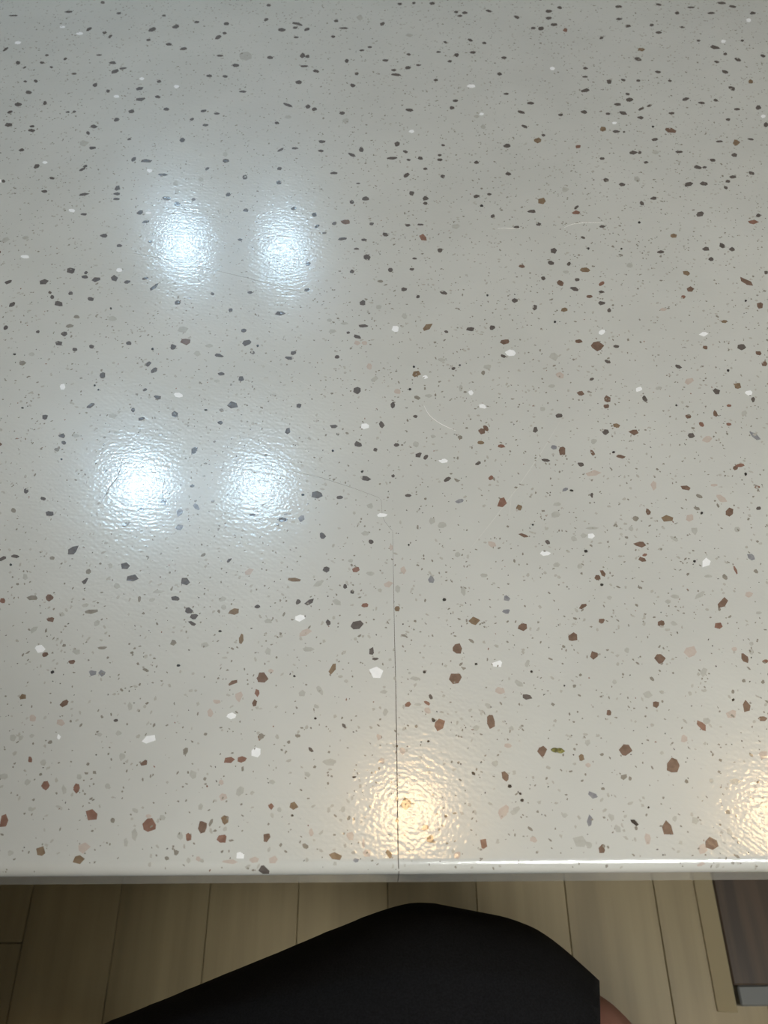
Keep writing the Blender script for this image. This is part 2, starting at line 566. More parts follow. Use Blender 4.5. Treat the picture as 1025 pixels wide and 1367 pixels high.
# ------------------------------------------------------------------ chips in the table top
# Each block: crop origin in the photograph, then "x y length width [lean] [colour]" in 2.929x crop pixels.
S = 1025 / 350.0
CHIPS = {
 (0, 0): """402 10 18 12;268 46 30 10;465 52 18 9;52 61 42 6;641 61 18 9;770 86 24 9;348 114 26 12 35;596 116 30 15 15;688 104 32 14 20;886 93 22 14;408 128 18 12;431 142 18 12 40;853 146 28 15 25;878 130 18 10;580 156 18 9;660 173 22 11;717 191 30 11 10;860 218 26 8;22 193 26 9 35;165 245 20 10;183 216 16 8;387 215 22 7;255 230 16 9 30;70 245 18 14;96 264 16 8 30;440 246 28 13;448 280 36 14 20;480 268 32 8 5;201 263 14 8;290 288 20 8;922 256 30 14;818 297 24 11;880 299 22 10;372 333 20 16 30;140 317 16 12;99 318 14 8;112 361 26 14;423 356 16 12;546 346 36 15 10;622 319 18 12;950 358 30 9;617 379 26 12;548 388 36 15 8;70 409 30 16;176 403 18 14 40;38 438 24 12 20;265 438 18 8;290 437 14 9;513 436 28 16;650 427 24 12;795 434 26 10 12;847 444 22 8;750 466 20 11 25;456 468 22 16 30;367 495 24 14;803 489 22 10;32 488 30 19;124 510 26 13;126 494 20 9;345 520 16 14;505 544 16 9 20;713 548 20 17;85 586 24 13 10;362 578 32 12 8;523 623 24 15 30;572 629 48 15;883 628 30 16;143 650 28 17 35;320 663 28 10 25;333 650 18 11 20;810 660 18 11 30;203 697 22 10 -10;637 683 38 11;958 692 20 20;13 708 16 14;174 748 26 12;327 760 44 12 8;460 735 26 20;456 758 30 13;455 778 26 10;650 776 34 15;693 798 30 19;892 761 22 16;756 779 16 11;547 831 26 16 20;961 822 24 14;570 867 28 11 10;327 838 24 10;406 922 30 16;466 960 24 12;587 945 18 10;938 937 18 9;100 930 24 16 0 g;312 131 28 11 0 w;555 308 20 11 0 w;690 339 22 14 0 w;456 377 22 13 0 w;175 635 20 12 0 w;281 823 26 14 0 w;582 832 26 10 0 w;245 105 20 9 0 w;70 167 26 12 0 w;585 667 24 14 0 w;686 718 20 22 0 g;692 748 20 18 0 g;785 702 20 20 0 g;880 603 20 18 0 g;20 938 40 18 20 g;330 560 40 24 0 g;960 220 60 40 0 g""",
 (340, 0): """55 21 20 11;567 15 18 11;622 12 14 10;693 13 22 12;45 77 20 12 20;165 93 44 12 -15;158 108 22 10;105 117 32 14;204 115 24 11 20;498 94 22 15 20;318 82 20 11;347 110 44 8;787 47 18 10;822 50 22 11;802 62 22 9;914 43 24 9 -15;747 166 20 9 -20;843 157 22 12 -15;306 143 16 10;163 146 20 9;60 225 28 12;187 217 20 20;205 221 18 14;360 239 18 17;450 184 18 8;419 197 20 8;602 213 20 9;718 203 20 8;789 215 18 14;853 205 24 11;763 240 18 10;897 168 18 11;975 226 22 10;195 259 30 9;240 278 28 11 -12;510 236 24 10;543 274 24 9;598 265 26 14 15;553 292 42 11 -3;640 255 22 8;399 288 16 12;172 322 32 15;383 334 22 13 -15;957 289 20 12;708 313 18 11;130 411 38 12 -20;208 417 22 18;232 427 20 14;342 442 24 14;355 472 26 22 0 g;604 430 30 13;783 394 22 10;771 422 22 13;983 367 22 9;867 455 22 14 0 g;88 481 20 12;262 554 30 13;259 590 24 10;157 580 26 10;100 586 28 10 30;416 585 20 20;556 563 22 22;588 593 22 12 -20;648 619 22 14 -15;986 570 28 16 15;536 619 40 12 5;602 625 18 9;724 625 20 12;723 607 16 9;380 606 28 14 -25;867 635 20 13;736 568 16 9;97 659 20 13;309 677 30 10;667 660 18 10;593 685 24 16 30;735 690 20 16;991 680 22 13;94 714 20 17;404 717 18 6;614 756 22 20;432 777 30 17;380 789 18 16;667 776 26 17;666 795 18 12;866 768 28 13;916 760 18 10;152 815 24 12 15;233 840 20 19;356 868 38 18 0 b;311 874 20 12 20;243 885 24 12 35;931 846 18 17;887 805 14 10 0 k;457 875 20 12;510 917 24 14 -15;658 929 32 24 -45 r;342 934 40 11 8;427 938 24 11;598 881 20 10;647 878 26 8;437 1006 30 24 -30;724 979 22 18;625 1011 20 8;398 973 22 9;272 911 22 7;847 337 32 16 0 w;887 446 20 10 0 w;613 514 20 14 0 w;130 458 26 14 0 g;605 138 30 14 0 g;785 886 34 20 0 g;893 495 20 20 0 g;410 68 24 22 0 g""",
 (675, 0): """442 26 30 10;598 18 24 9 -15;211 30 20 12 -15;169 44 26 13;168 71 24 12;43 67 22 11 -20;187 96 28 12;137 112 24 17;108 110 18 10;233 118 18 16 0 r;477 102 22 12;444 74 26 10;724 29 28 8;670 51 18 13;803 51 30 9;845 12 36 10 -5;886 25 28 11 -8;965 51 24 13;598 127 26 10;570 98 18 10;692 106 20 9;374 148 18 11 20;528 194 36 15 0 o;815 185 44 17 -15;858 211 18 11;753 159 16 9;924 159 16 9;907 233 26 13 -20;1005 218 22 12 -15;516 231 30 14 -12;824 242 22 10 -10;311 267 20 10;595 282 24 11 -10;858 281 26 13 -20;310 300 22 8;404 319 20 18;459 313 20 10 -15;518 315 18 10;641 316 16 9;957 319 20 16 0 o;312 354 38 15 8;884 345 26 16 -25;484 390 30 15 5;476 368 18 10 -15;820 392 20 10 -10;702 388 30 12 15;97 403 28 11;766 403 28 11 -5;438 408 28 10;987 421 24 18;904 427 22 10;561 413 22 10 20;528 426 26 11 25;60 438 30 12 -15;305 438 24 15 -10;399 445 22 9;457 442 34 14 -12;648 443 24 10;526 460 24 13 -8;215 449 20 10;869 467 20 11;73 495 24 11 -20;380 505 24 19 0 o;432 514 30 11;462 516 12 8;644 510 50 22 -10 b;1017 488 20 22;125 550 28 23 0 o;901 558 28 25 0 o;283 573 22 15 0 r;583 546 26 12 8;836 553 26 9;958 545 26 8 -8;147 529 16 10;498 597 32 17 5;524 597 14 14;677 594 28 10;377 620 20 11;893 606 26 16;807 626 24 13 -8;8 570 24 16;12 680 18 13;548 635 20 11;750 654 32 14 -10;777 654 20 9;961 677 26 13 -15;392 704 22 18 -35;454 721 26 15;714 720 36 19 10;772 718 32 16 -5;888 692 30 13;869 709 22 13;860 734 16 11 -30;139 787 32 27 20 o;578 776 26 13;531 795 20 14 -40;276 811 24 10 40;275 832 34 18 0 r;102 826 34 13;758 838 32 20 20;987 842 18 16;966 868 44 16 0 r;128 877 20 13;43 888 24 12;377 885 26 11;656 922 32 16 -5 o;845 960 24 18 -35;783 974 36 18 -5;884 975 22 17 -15;302 929 20 10 -10;187 981 28 22;605 985 28 12;802 1014 22 14;182 268 20 15 0 w;949 79 18 14 0 w;850 161 20 12 0 w;1007 455 18 13 0 w;425 481 18 10 0 w;522 870 12 10 0 k;575 495 10 8 0 k;452 973 9 8 0 k;323 972 10 9 0 k;513 700 26 24 0 g;232 742 28 18 0 g;585 595 30 16 0 g""",
 (0, 340): """278 62 34 22;331 87 26 15;336 70 16 14;375 98 38 18 10;447 92 28 22 -30;169 107 40 20 8;33 107 32 14 15;195 148 14 12;204 166 16 15;276 151 18 14;354 174 26 16 -10;229 192 34 21 -8;47 195 28 17 25;497 107 26 12 10;604 126 44 14 35;695 188 24 18;568 93 28 9 15;830 153 18 12 -30;978 148 20 12;902 217 16 17;22 285 20 15 25;148 302 16 12;273 279 34 14 0 f;251 310 28 20;231 348 30 22;292 371 20 14;358 360 22 15;503 346 24 16;726 340 42 25 0 b;677 361 24 23;965 345 38 24 20;953 297 20 16;987 382 20 14;855 394 40 14 -10;580 427 26 15 40;602 453 30 17 40;400 472 28 22 50;88 423 28 18 0 f;866 466 28 13;942 485 26 21 10;849 494 24 12 0 g;566 528 20 12 20;618 558 34 16 -5;355 590 40 15 25;909 588 42 31;520 608 16 19;553 642 30 13 15;683 624 28 26;866 608 20 13 0 f;861 657 22 14;176 635 24 21;243 708 28 20;249 735 20 15;455 697 24 14 0 g;758 766 24 32 60;102 923 18 22 60;169 954 24 13 -10;194 1012 36 22;768 985 34 18 -45 s;703 1008 24 34 60 s;985 1018 24 11;546 993 36 20 0 f;440 250 36 20 0 g;300 243 24 14 0 f;715 292 40 24 0 g;818 356 30 14 0 g;770 388 28 22 0 g;880 1010 10 10 0 g;124 390 22 16 0 g;222 762 20 16 0 f;53 1000 20 18 0 f;297 708 30 18 0 g;440 630 40 20 0 g;433 210 10 9 0 k;596 369 12 10 0 k;370 511 9 8 0 k;385 528 8 7 0 k;57 389 12 7 0 k;88 599 12 6 0 k;805 607 14 7 0 k;240 800 10 7 0 k;1007 357 10 9 0 k;245 516 24 22 25 w;697 549 38 20 0 w;466 60 26 16 0 w;97 8 34 14 0 w;750 905 20 10 10;640 968 26 26 0 s;555 890 22 18 0 f""",
 (340, 340): """530 59 18 18;614 57 20 12;380 65 18 16;205 138 22 15 10;583 136 24 17;422 188 24 22;738 149 28 15 -10;98 229 42 18;400 321 32 16 -15;424 278 36 13;292 256 20 14 0 g;303 299 36 16 0 g;349 269 30 12 0 g;675 284 44 24 25 o;843 291 34 18;928 285 22 20;1015 179 24 17;976 341 36 21 10 b;971 397 24 11 -20;749 301 18 11 -20;638 164 18 12 30;152 384 26 18 20;136 404 36 16;322 400 20 14 15;633 465 38 26 0 o;448 438 24 24 0 p;468 487 30 18 30 g;400 531 30 27 20;172 590 24 19;539 589 18 30;731 411 32 14 -8 g;910 439 32 18 0 g;893 462 16 18 0 f;777 445 16 11 20;806 522 14 30 0 g;680 552 28 14 0 g;636 559 26 16 -20 f;308 672 36 15;496 665 22 32 -60;129 690 19 28 70;628 632 18 13;404 742 32 24 -15;555 744 24 15;886 690 28 26 0 b;904 679 26 18 -50 b;883 735 30 14 0 o;964 749 28 16 -5 r;640 784 28 19 25;668 793 22 16 50;471 762 20 15;631 741 26 22 0 g;697 710 20 14 0 g;803 714 20 16 0 f;435 875 42 22 -10;753 878 32 15 30;789 882 24 12 -40 f;922 873 18 20 50 r;873 816 22 14 30;541 865 14 14;242 940 44 30;332 949 24 15;966 970 32 46 58 r;800 963 32 16 10 s;600 942 24 12;450 982 28 22 0 g;400 345 24 22 0 p;430 345 22 18 0 p;558 535 30 20 0 p;585 240 20 26 -50 g;485 205 24 18 0 g;490 104 26 12 0 f;550 291 30 26 25 w;1001 384 42 28 0 w;430 670 32 26 0 w;844 540 20 20 0 w;890 593 36 17 -5 w;737 806 36 17 0 w;497 1018 40 16 0 w;667 478 20 14 0 w;622 438 9 9 0 k;607 526 10 10 0 k;801 432 9 8 0 k;324 702 12 9 0 k;305 767 10 10 0 k;909 159 9 9 0 k;188 939 12 9 0 k;420 848 12 8 30 k;365 305 14 10;208 35 24 16""",
 (675, 340): """176 32 24 16 -15;247 36 18 14 40;63 46 26 12 -5 b;311 60 38 19 0 o;803 17 20 15;706 72 26 18 -20 o;147 92 18 15;214 112 28 22 -30 b;280 98 20 13;269 134 34 16 -10;375 113 24 16 35 r;374 145 24 11;326 163 26 12 0 b;722 136 30 23 0 b;694 165 20 14 0 r;942 106 60 22 -35 b;35 179 26 15;113 206 22 22;228 216 28 17 0 o;374 190 30 18;404 218 14 18;993 199 26 24 -20 b;1018 70 18 16;853 261 24 13 0 o;285 339 28 16 0 b;357 357 50 36 -8 b;432 359 24 12;922 361 32 26;780 363 24 16 -20 b;988 385 26 16 -15 b;1011 427 26 20 0 b;398 418 28 13 -20;674 437 28 15 -15;5 340 18 18 0 b;187 399 34 34 0 g;212 472 34 24 -10 p;180 514 26 14 0 g;717 494 44 24 25 p;336 487 20 12 20;597 522 26 13 0 g;905 513 30 26 0 o;825 534 28 24;293 542 28 21 0 b;397 565 26 28 0 b;394 593 24 17 0 b;543 564 16 28 -60;967 567 18 22;820 622 18 30 -60 b;713 633 24 17 0 b;765 663 22 15 -45 r;872 663 22 13 0 r;932 620 26 22 0 g;873 590 18 11 0 r;144 603 22 18 0 g;208 630 28 17 10;434 668 32 20 -10 o;116 684 24 22;389 692 28 24;500 695 36 24 -5 b;724 707 28 22 -10;787 722 38 28 0 p;345 730 24 24 0 g;973 708 50 20 -40 s;220 768 30 36 0 b;189 753 24 18 0 s;339 774 14 28 -60 b;450 789 36 14 -10 b;156 804 32 12 -12;294 820 28 18 -15;340 855 60 22 5 p;577 903 26 34 0 p;914 824 36 15 5 r;897 833 20 18 0 b;705 911 40 19 -12 b;983 909 22 13 0 r;842 953 46 26 -35 p;816 901 28 12 0 p;232 918 24 14 20 s;758 945 28 14 -25 f;747 992 26 13 -10 f;556 1005 18 30 -60 b;874 1006 34 34 0 b;988 992 22 14 15;52 990 28 24 30 o;200 976 34 16 0 g;336 940 12 22;375 303 28 18 15 w;773 311 34 20 10 w;950 539 30 20 0 w;521 526 26 18 20 w;192 263 9 9 0 k;667 589 9 8 0 k;869 453 10 10 0 k;421 772 12 8 0 k;257 922 16 8 -10 k;938 858 10 12 0 k;938 180 10 8 0 k;765 1011 10 10 0 k;235 68 24 12 0 g;484 42 24 20 0 g;616 214 26 12 0 p""",
 (0, 680): """285 160 52 28 35;10 192 34 16 25;60 184 32 14 -5;490 221 42 30;517 270 52 27 8;723 281 38 30;684 348 34 20;333 281 32 18 40;193 346 34 26 10 b;10 357 22 20 0 r;198 431 36 21 0 b;737 396 34 26 -10;757 420 34 22 15;752 446 36 18 -20;915 399 42 26 20 o;868 351 32 18 20 g;875 382 20 20 0 g;1007 380 24 14;896 200 24 12 40;702 71 30 24 0 s;493 58 36 14 30 f;433 221 20 20 0 g;457 299 28 24 0 g;128 347 44 20 0 f;355 400 52 18 10 f;240 411 24 18 0 g;130 472 40 18 40 g;379 444 20 32 50 g;346 243 24 20 0 f;973 243 38 26 30 p;943 506 18 38 80 o;678 521 26 22 0 f;800 530 30 22 0 g;282 597 30 18 0 b;176 567 26 20 30 b;400 542 36 12 5 f;362 640 30 30 0 s;398 640 30 26 0 s;910 677 42 18 25 b;934 730 36 44 0 p;1005 718 18 32 0 r;1017 661 28 34 0 b;996 758 22 28 0 b;88 732 30 24 0 o;251 759 42 24 40 b;127 815 28 30 0 p;237 833 36 26 0 p;508 770 20 34 0 g;453 825 18 13;118 978 18 26 0 r;169 989 24 24 0 g;564 990 32 22 25 b;894 980 44 26 0 r;944 977 40 28 0 r;1018 889 24 26 0 b;847 752 32 18 0 p;795 177 22 12 30 f;98 264 20 26 0 g;334 375 34 14 15 g;204 190 20 16 0 f;618 322 44 12 5 g;545 350 12 24 0 f;594 354 26 14 20 g;570 628 30 12 -20 f;300 556 40 22 0 g;822 795 22 36 0 p;195 910 20 14 20 f;387 880 24 16 0 g;464 875 24 20 0 g;725 945 20 30 70 f;124 885 22 16 20 g;52 893 26 28 0 g;82 893 18 24 50 g;478 965 26 26 0 g;157 545 40 34 0 w;906 806 42 26 0 w;587 898 60 30 10 w;1001 952 42 40 0 w;230 890 14 20 0 w;205 636 16 13 30 k;697 610 14 10 0 k;860 476 14 9 0 k;42 217 12 10 0 k""",
 (340, 680): """108 41 42 20 -8;183 35 24 30 60 s;265 104 22 28 -50;454 127 20 18;280 234 30 24;395 235 28 24 0 r;533 149 16 24 0 p;581 237 22 30 0 p;523 292 38 24 15 p;153 275 54 20 -10 o;250 289 44 20 30 g;432 94 32 18 0 g;374 201 22 14 0 g;452 251 32 16 0 g;322 364 40 24 -35 g;215 361 42 18 30;11 381 22 13;431 376 28 19 0 r;557 388 24 22 0 o;690 274 24 30 0 s;734 62 34 26 0 g;692 45 24 30 0 g;927 136 36 22 -20 p;794 177 24 20 0 g;741 353 16 12 0 k;403 453 50 34 8;287 443 20 28 -60;859 437 42 32 0 o;791 545 40 42 0 b;783 663 56 46 0 b;985 348 24 26 0 s;983 398 34 20 0 s;52 437 34 22 0 g;195 483 56 28 30 p;208 547 46 18 0 g;457 553 22 38;470 585 26 11;303 623 24 46 65 o;30 658 46 40 0 b;626 661 48 16 -8 g;599 762 28 20 20 r;688 733 16 22 -60;674 757 28 13 -35 r;675 787 28 24 0 p;722 840 40 50 70 r;699 824 14 20 -60 k;923 829 32 60 0 b;957 709 42 28 0 p;510 794 22 30 0 g;485 890 22 26 0 p;577 943 26 28 0 p;497 984 24 26 0 p;292 989 50 30 0 g;254 706 20 44 -60 g;505 713 34 16 0 g;25 888 20 30 60 f;219 940 24 13 -40;349 846 22 13 -50;168 886 22 14 0 f;912 769 28 18 -50 g;865 854 28 26 0 g;990 923 28 18 0 p;1003 857 24 20 0 g;848 515 26 12 -35 f;353 301 16 20;381 322 18 16;816 318 20 38 0 g;605 640 10 10 0 g;185 718 30 30 0 g;52 555 24 30 0 g;62 632 22 18 0 p;638 764 28 12 0 g;240 770 22 14 -20 g;170 362 18 24 50;560 310 22 28 0 g;895 258 28 16 0 g;176 425 40 24 10 w;474 640 54 46 0 w;950 605 40 34 0 w;602 139 9 9 0 k;865 605 12 9 0 k;155 652 10 9 0 k;678 907 10 10 0 k;556 926 10 10 0 k;663 637 12 9 0 k;237 817 10 9 0 k""",
 (675, 680): """631 35 42 28 -5 o;720 32 34 32 0 p;738 84 24 38 -75 g;72 103 42 14 -20 b;164 128 22 16 -30;194 20 36 28 0 g;337 73 48 10 0 g;266 115 28 22 -40 g;527 136 52 24 0 b;534 195 32 18 -15 b;543 178 20 12 0 r;657 115 36 12 -30 g;960 186 36 24 -40 s;898 238 10 38 -70 r;792 261 30 12 0 g;378 249 20 32 -60 b;359 266 24 24 0 b;301 380 32 22 30 b;198 218 26 22 0 g;661 341 32 16 -10 g;634 360 24 18 0 g;758 336 44 20 35 g;849 366 32 48 60 b;951 332 34 24 0 p;405 346 18 14 0 g;375 436 28 22 0 b;608 446 28 28 0 b;656 445 28 18 -15 g;831 456 34 26 0 r;989 405 24 12 0 g;66 460 36 32 -15 b;263 500 36 34 -20 b;346 571 32 34 0 b;474 551 18 22 0 g;602 584 42 36 0 b;721 556 48 44 0 p;934 581 24 42 -55 b;961 556 20 24 0 g;893 546 20 16 0 p;1014 594 24 16 0 r;774 637 26 38 60 g;571 662 22 13 -40 f;425 675 18 20 0 g;82 733 40 22 -12;50 680 42 22 -35 g;587 762 26 26 0 b;403 796 22 24 0 b;766 845 48 24 -45 r;882 801 42 38 0 p;942 770 30 50 0 b;1003 819 36 20 0 b;785 829 30 30 0 g;697 896 28 32 0 p;467 941 50 50 0 b;320 911 26 28 0 g;142 947 38 44 0 b;297 970 26 28 0 o;322 1000 24 18 -50 p;652 1001 50 60 0 b;1008 961 36 34 0 p;10 926 20 12 0 p;555 725 36 30 0 g;305 102 24 22 0 g;490 75 20 20 0 g;508 36 24 20 0 f;290 222 22 20 0 g;960 525 18 16 0 g;905 78 24 20 0 g;888 712 14 16 0 f;856 264 18 26 -50 f;978 242 20 14 -30 f;84 603 16 30 70 g;334 103 34 22 0 w;155 172 46 18 0 w;782 210 30 48 50 w;766 14 10 9 0 k;106 60 9 8 0 k;313 163 16 13 0 k;738 203 11 10 0 k;375 295 13 11 0 k;889 745 12 12 0 k;101 634 10 9 0 k;229 689 8 8 0 k;268 690 14 14 0 f;930 670 16 14 0 f""",
 (0, 1010): """178 114 30 38 0 r;300 124 26 38 0 r;16 253 36 58 70 r;357 228 48 46 0 r;586 266 52 58 0 r;791 275 38 48 0 b;736 316 24 34 0 r;866 321 46 32 0 r;880 247 36 40 0 o;159 371 36 42 0 o;309 403 54 34 0 o;327 357 50 46 0 p;525 305 26 60 0 g;871 158 34 28 0 p;937 135 28 38 60 g;784 197 20 28 0 g;529 211 26 18 -20 g;704 310 24 28 0 g;689 375 20 22 0 f;755 70 26 40 0 g;234 200 34 16 -35 g;15 78 36 26 0 g;309 80 20 24 0 g;898 411 60 22 0 p;993 405 40 26 0 p;635 240 28 24 0 g;440 250 18 22 0 f;824 258 12 34 70 f;107 100 28 20 40 g;420 115 22 20 0 g;492 335 18 34 0 g;40 378 22 26 50 g;865 100 20 22 0 p;775 400 24 24 0 p;652 398 18 16 0 f;940 388 36 32 0 w;120 205 24 20 -30 g;250 130 20 44 0 g;580 232 22 16 0 p""",
 (340, 1010): """65 195 24 26 0 r;152 194 36 32 30 o;47 317 28 40 0 b;318 390 56 32 -5 o;525 382 22 42 -70 o;440 376 34 30 0 p;372 310 32 38 0 p;686 323 32 30 0 o;667 278 28 24 0 r;590 185 46 56 0 o;894 341 28 46 0 r;979 77 30 44 -75 b;970 216 34 58 65 p;792 385 28 30 0 p;72 402 40 34 0 p;35 443 48 40 -20 d;940 28 26 24 0 g;395 405 24 16 0 s;205 70 34 20 -35 g;220 296 20 30 0 p;95 208 18 20 0 g;198 350 26 18 -40 f;66 100 26 20 0 g;345 207 18 26 0 g;425 340 12 40 0 p;1010 220 26 20 0 g;556 166 10 16 0 k;557 250 13 20 0 k;747 233 12 12 0 k;996 115 14 14 0 k;388 80 18 8 0 k;855 66 16 12 -40 k;147 230 12 10 0 k""",
 (675, 1010): """633 283 42 66 -65 b;806 340 66 50 -40 b;503 258 36 18 -35 k;377 362 26 38 0 b;291 331 58 48 0 g;109 326 32 24 0 p;554 322 28 48 0 p;769 361 36 40 0 p;874 294 22 38 -60 g;739 250 34 28 -40 g;412 236 24 36 -60 g;436 283 24 38 -65 g;897 98 46 28 0 g;41 208 34 28 30 g;340 150 42 26 -30 s;328 250 22 44 0 s;869 217 20 18 0 f;706 97 16 18 0 f;804 95 18 18 0 g;5 205 16 36 0 p;95 282 26 12 -35 f;325 345 26 26 0 g;660 243 20 24 0 g;766 420 32 14 15 p;890 415 16 12 0 f;16 116 15 13 0 k;64 171 15 13 0 k;57 145 11 11 0 k;558 199 9 8 0 k;985 100 10 10 0 k;463 80 26 26 0 f;230 230 24 20 0 g;380 125 16 12 0 f""",
}
chips = []
for (ox, oy), txt in CHIPS.items():
    for ent in txt.split(';'):
        f = ent.split()
        x, y, l, w = (float(v) for v in f[:4])
        ang = float(f[4]) if len(f) > 4 else 0.0
        kind = f[5] if len(f) > 5 else 'd'
        if w > l and ang:
            l, w = w, l
        chips.append((ox + x / S, oy + y / S, l / S, w / S, ang, kind))


def chip_outline(cx, cy, l, w, ang):
    """angular outline of a chip in photo pixels -> points on the table top"""
    n = rnd.choice((5, 5, 6, 6, 7)) if l * w > 60 else rnd.choice((6, 7, 8))
    ph = rnd.uniform(0, 6.28)
    ca, sa = math.cos(math.radians(ang)), math.sin(math.radians(ang))
    out = []
    for i in range(n):
        a = ph + 2 * math.pi * (i + rnd.uniform(-.28, .28)) / n
        rr = rnd.uniform(.86, 1.18)
        u, v = math.cos(a) * l / 2 * rr, math.sin(a) * w / 2 * rr
        q = at_z(cx + u * ca + v * sa, cy - u * sa + v * ca, TOP)
        out.append((q.x, q.y))
    return out


PROUD, SINK = .00003, .0006
chip_no = [0]


def chip_on_round(outline, verts, faces, c, kind, mats):
    """a chip that reaches over the rounded front edge, cut into strips that follow the round"""
    t = bmesh.new()
    t.faces.new([t.verts.new((x, y, 0)) for x, y in outline])
    for k in range(1, 15):
        y = RR * k / 14
        bmesh.ops.bisect_plane(t, geom=t.verts[:] + t.edges[:] + t.faces[:], plane_co=(0, y, 0), plane_no=(0, 1, 0))
    b = len(verts)
    t.verts.index_update()
    verts += [(v.co.x - c[0], v.co.y - c[1], table_z(v.co.y) + PROUD * 2 - c[2]) for v in t.verts]
    fs_ = [tuple(b + v.index for v in f.verts) for f in t.faces]
    faces += fs_
    if mats is not None:
        mats += [kind] * len(fs_)
    t.free()


def chip_geo(outline, verts, faces, c=(0, 0, 0), kind=0, mats=None):
    outline = [(x, max(y, .0004)) for x, y in outline]
    if sum(a[0] * b[1] - a[1] * b[0] for a, b in zip(outline, outline[1:] + outline[:1])) < 0:
        outline = outline[::-1]
    if min(y for _, y in outline) < RR:
        return chip_on_round(outline, verts, faces, c, kind, mats)
    n, b = len(outline), len(verts)
    chip_no[0] += 1
    proud = PROUD + (chip_no[0] * .618034 % 1.0) * .00008
    tops = [(x - c[0], y - c[1], table_z(y) + proud - c[2]) for x, y in outline]
    verts += tops + [(x, y, z - SINK) for x, y, z in tops]
    faces.append(tuple(range(b, b + n)))
    for i in range(n):
        j = (i + 1) % n
        faces.append((b + i, b + n + i, b + n + j, b + j))
    if mats is not None:
        mats += [kind] * (n + 1)


chips.sort(key=lambda c: -c[2] * c[3])
OFF = (0, TY / 2, 0)
kinds = list(PAL)
stuff = ([], [], [])
tags = {'w': 'white chip', 'r': 'red-brown chip', 'b': 'brown chip', 'k': 'black fleck', 'g': 'pale grey chip', 'p': 'pale pink chip',
        'o': 'olive brown chip', 's': 'slate grey chip', 'd': 'taupe chip', 'f': 'grey fleck'}
for i, (cx, cy, l, w, ang, kind) in enumerate(chips):
    ol = chip_outline(cx, cy, l, w, ang)
    if i < 295:
        c = (sum(q[0] for q in ol) / len(ol), sum(q[1] for q in ol) / len(ol), TOP)
        v, f = [], []
        chip_geo(ol, v, f, c)
        me = bpy.data.meshes.new('chip')
        me.from_pydata(v, [], f)
        me.materials.append(M['chip_' + kind])
        o = link('chip', me, top_o, (c[0], c[1] - TY / 2, c[2]))
        o['label'] = tags[kind]
    else:
        chip_geo(ol, stuff[0], stuff[1], OFF, kinds.index(kind), stuff[2])

# chips beyond the photographed part of the top, and the fine flecks everywhere


def in_view(x, y):
    d = Vector((x, y, TOP)) - CAM
    k = d.dot(fwd)
    return abs(d.dot(rgt) / k * F) < W / 2 and abs(d.dot(upv) / k * F) < H / 2


def blob(x, y, size, elong, n):
    a0, ph = rnd.uniform(0, 6.28), rnd.uniform(0, 6.28)
    out = []
    for i in range(n):
        a = ph + 2 * math.pi * (i + rnd.uniform(-.25, .25)) / n
        r = size / 2 * rnd.uniform(.8, 1.15)
        u, v = math.cos(a) * r * elong, math.sin(a) * r / elong
        out.append((x + u * math.cos(a0) - v * math.sin(a0), y + u * math.sin(a0) + v * math.cos(a0)))
    return out


for _ in range(5200):
    x, y = rnd.uniform(-TX + .01, TX - .01), rnd.uniform(.01, TY - .01)
    kind = rnd.choices('dbrogpwk', (30, 12, 8, 8, 18, 12, 6, 6))[0]
    size = .0008 + rnd.betavariate(1.5, 3.5) * .0075
    if not in_view(x, y):
        chip_geo(blob(x, y, size, rnd.uniform(1.0, 1.35), 7), stuff[0], stuff[1], OFF, kinds.index(kind), stuff[2])
for _ in range(66000):
    x, y = rnd.uniform(-TX + .005, TX - .005), rnd.uniform(.002, TY - .005)
    if rnd.random() < .35:
        x += rnd.gauss(0, .004)
        y = max(.002, y + rnd.gauss(0, .004))
    t = rnd.random()
    if t < .55:
        kind, size = 'f', (rnd.uniform(.0004, .0016) if rnd.random() < .88 else rnd.uniform(.0014, .0024))
    elif t < .84:
        kind, size = 'h', rnd.uniform(.0008, .0026)
    elif t < .95:
        kind, size = 'd', rnd.uniform(.0003, .0011)
    elif t < .97:
        kind, size = 'r', rnd.uniform(.0004, .0012)
    else:
        kind, size = 'k', rnd.uniform(.0003, .0009)
    chip_geo(blob(x, y, size, rnd.uniform(1.0, 1.5), rnd.choice((4, 5, 6))), stuff[0], stuff[1], OFF, kinds.index(kind), stuff[2])
me = bpy.data.meshes.new('small_chips')
me.from_pydata(stuff[0], [], stuff[1])
for k in kinds:
    me.materials.append(M['chip_' + k])
me.polygons.foreach_set('material_index', stuff[2])
o = link('small_chips', me, top_o)
o['kind'] = 'stuff'
o['label'] = 'fine grey and brown flecks'

# ------------------------------------------------------------------ stools


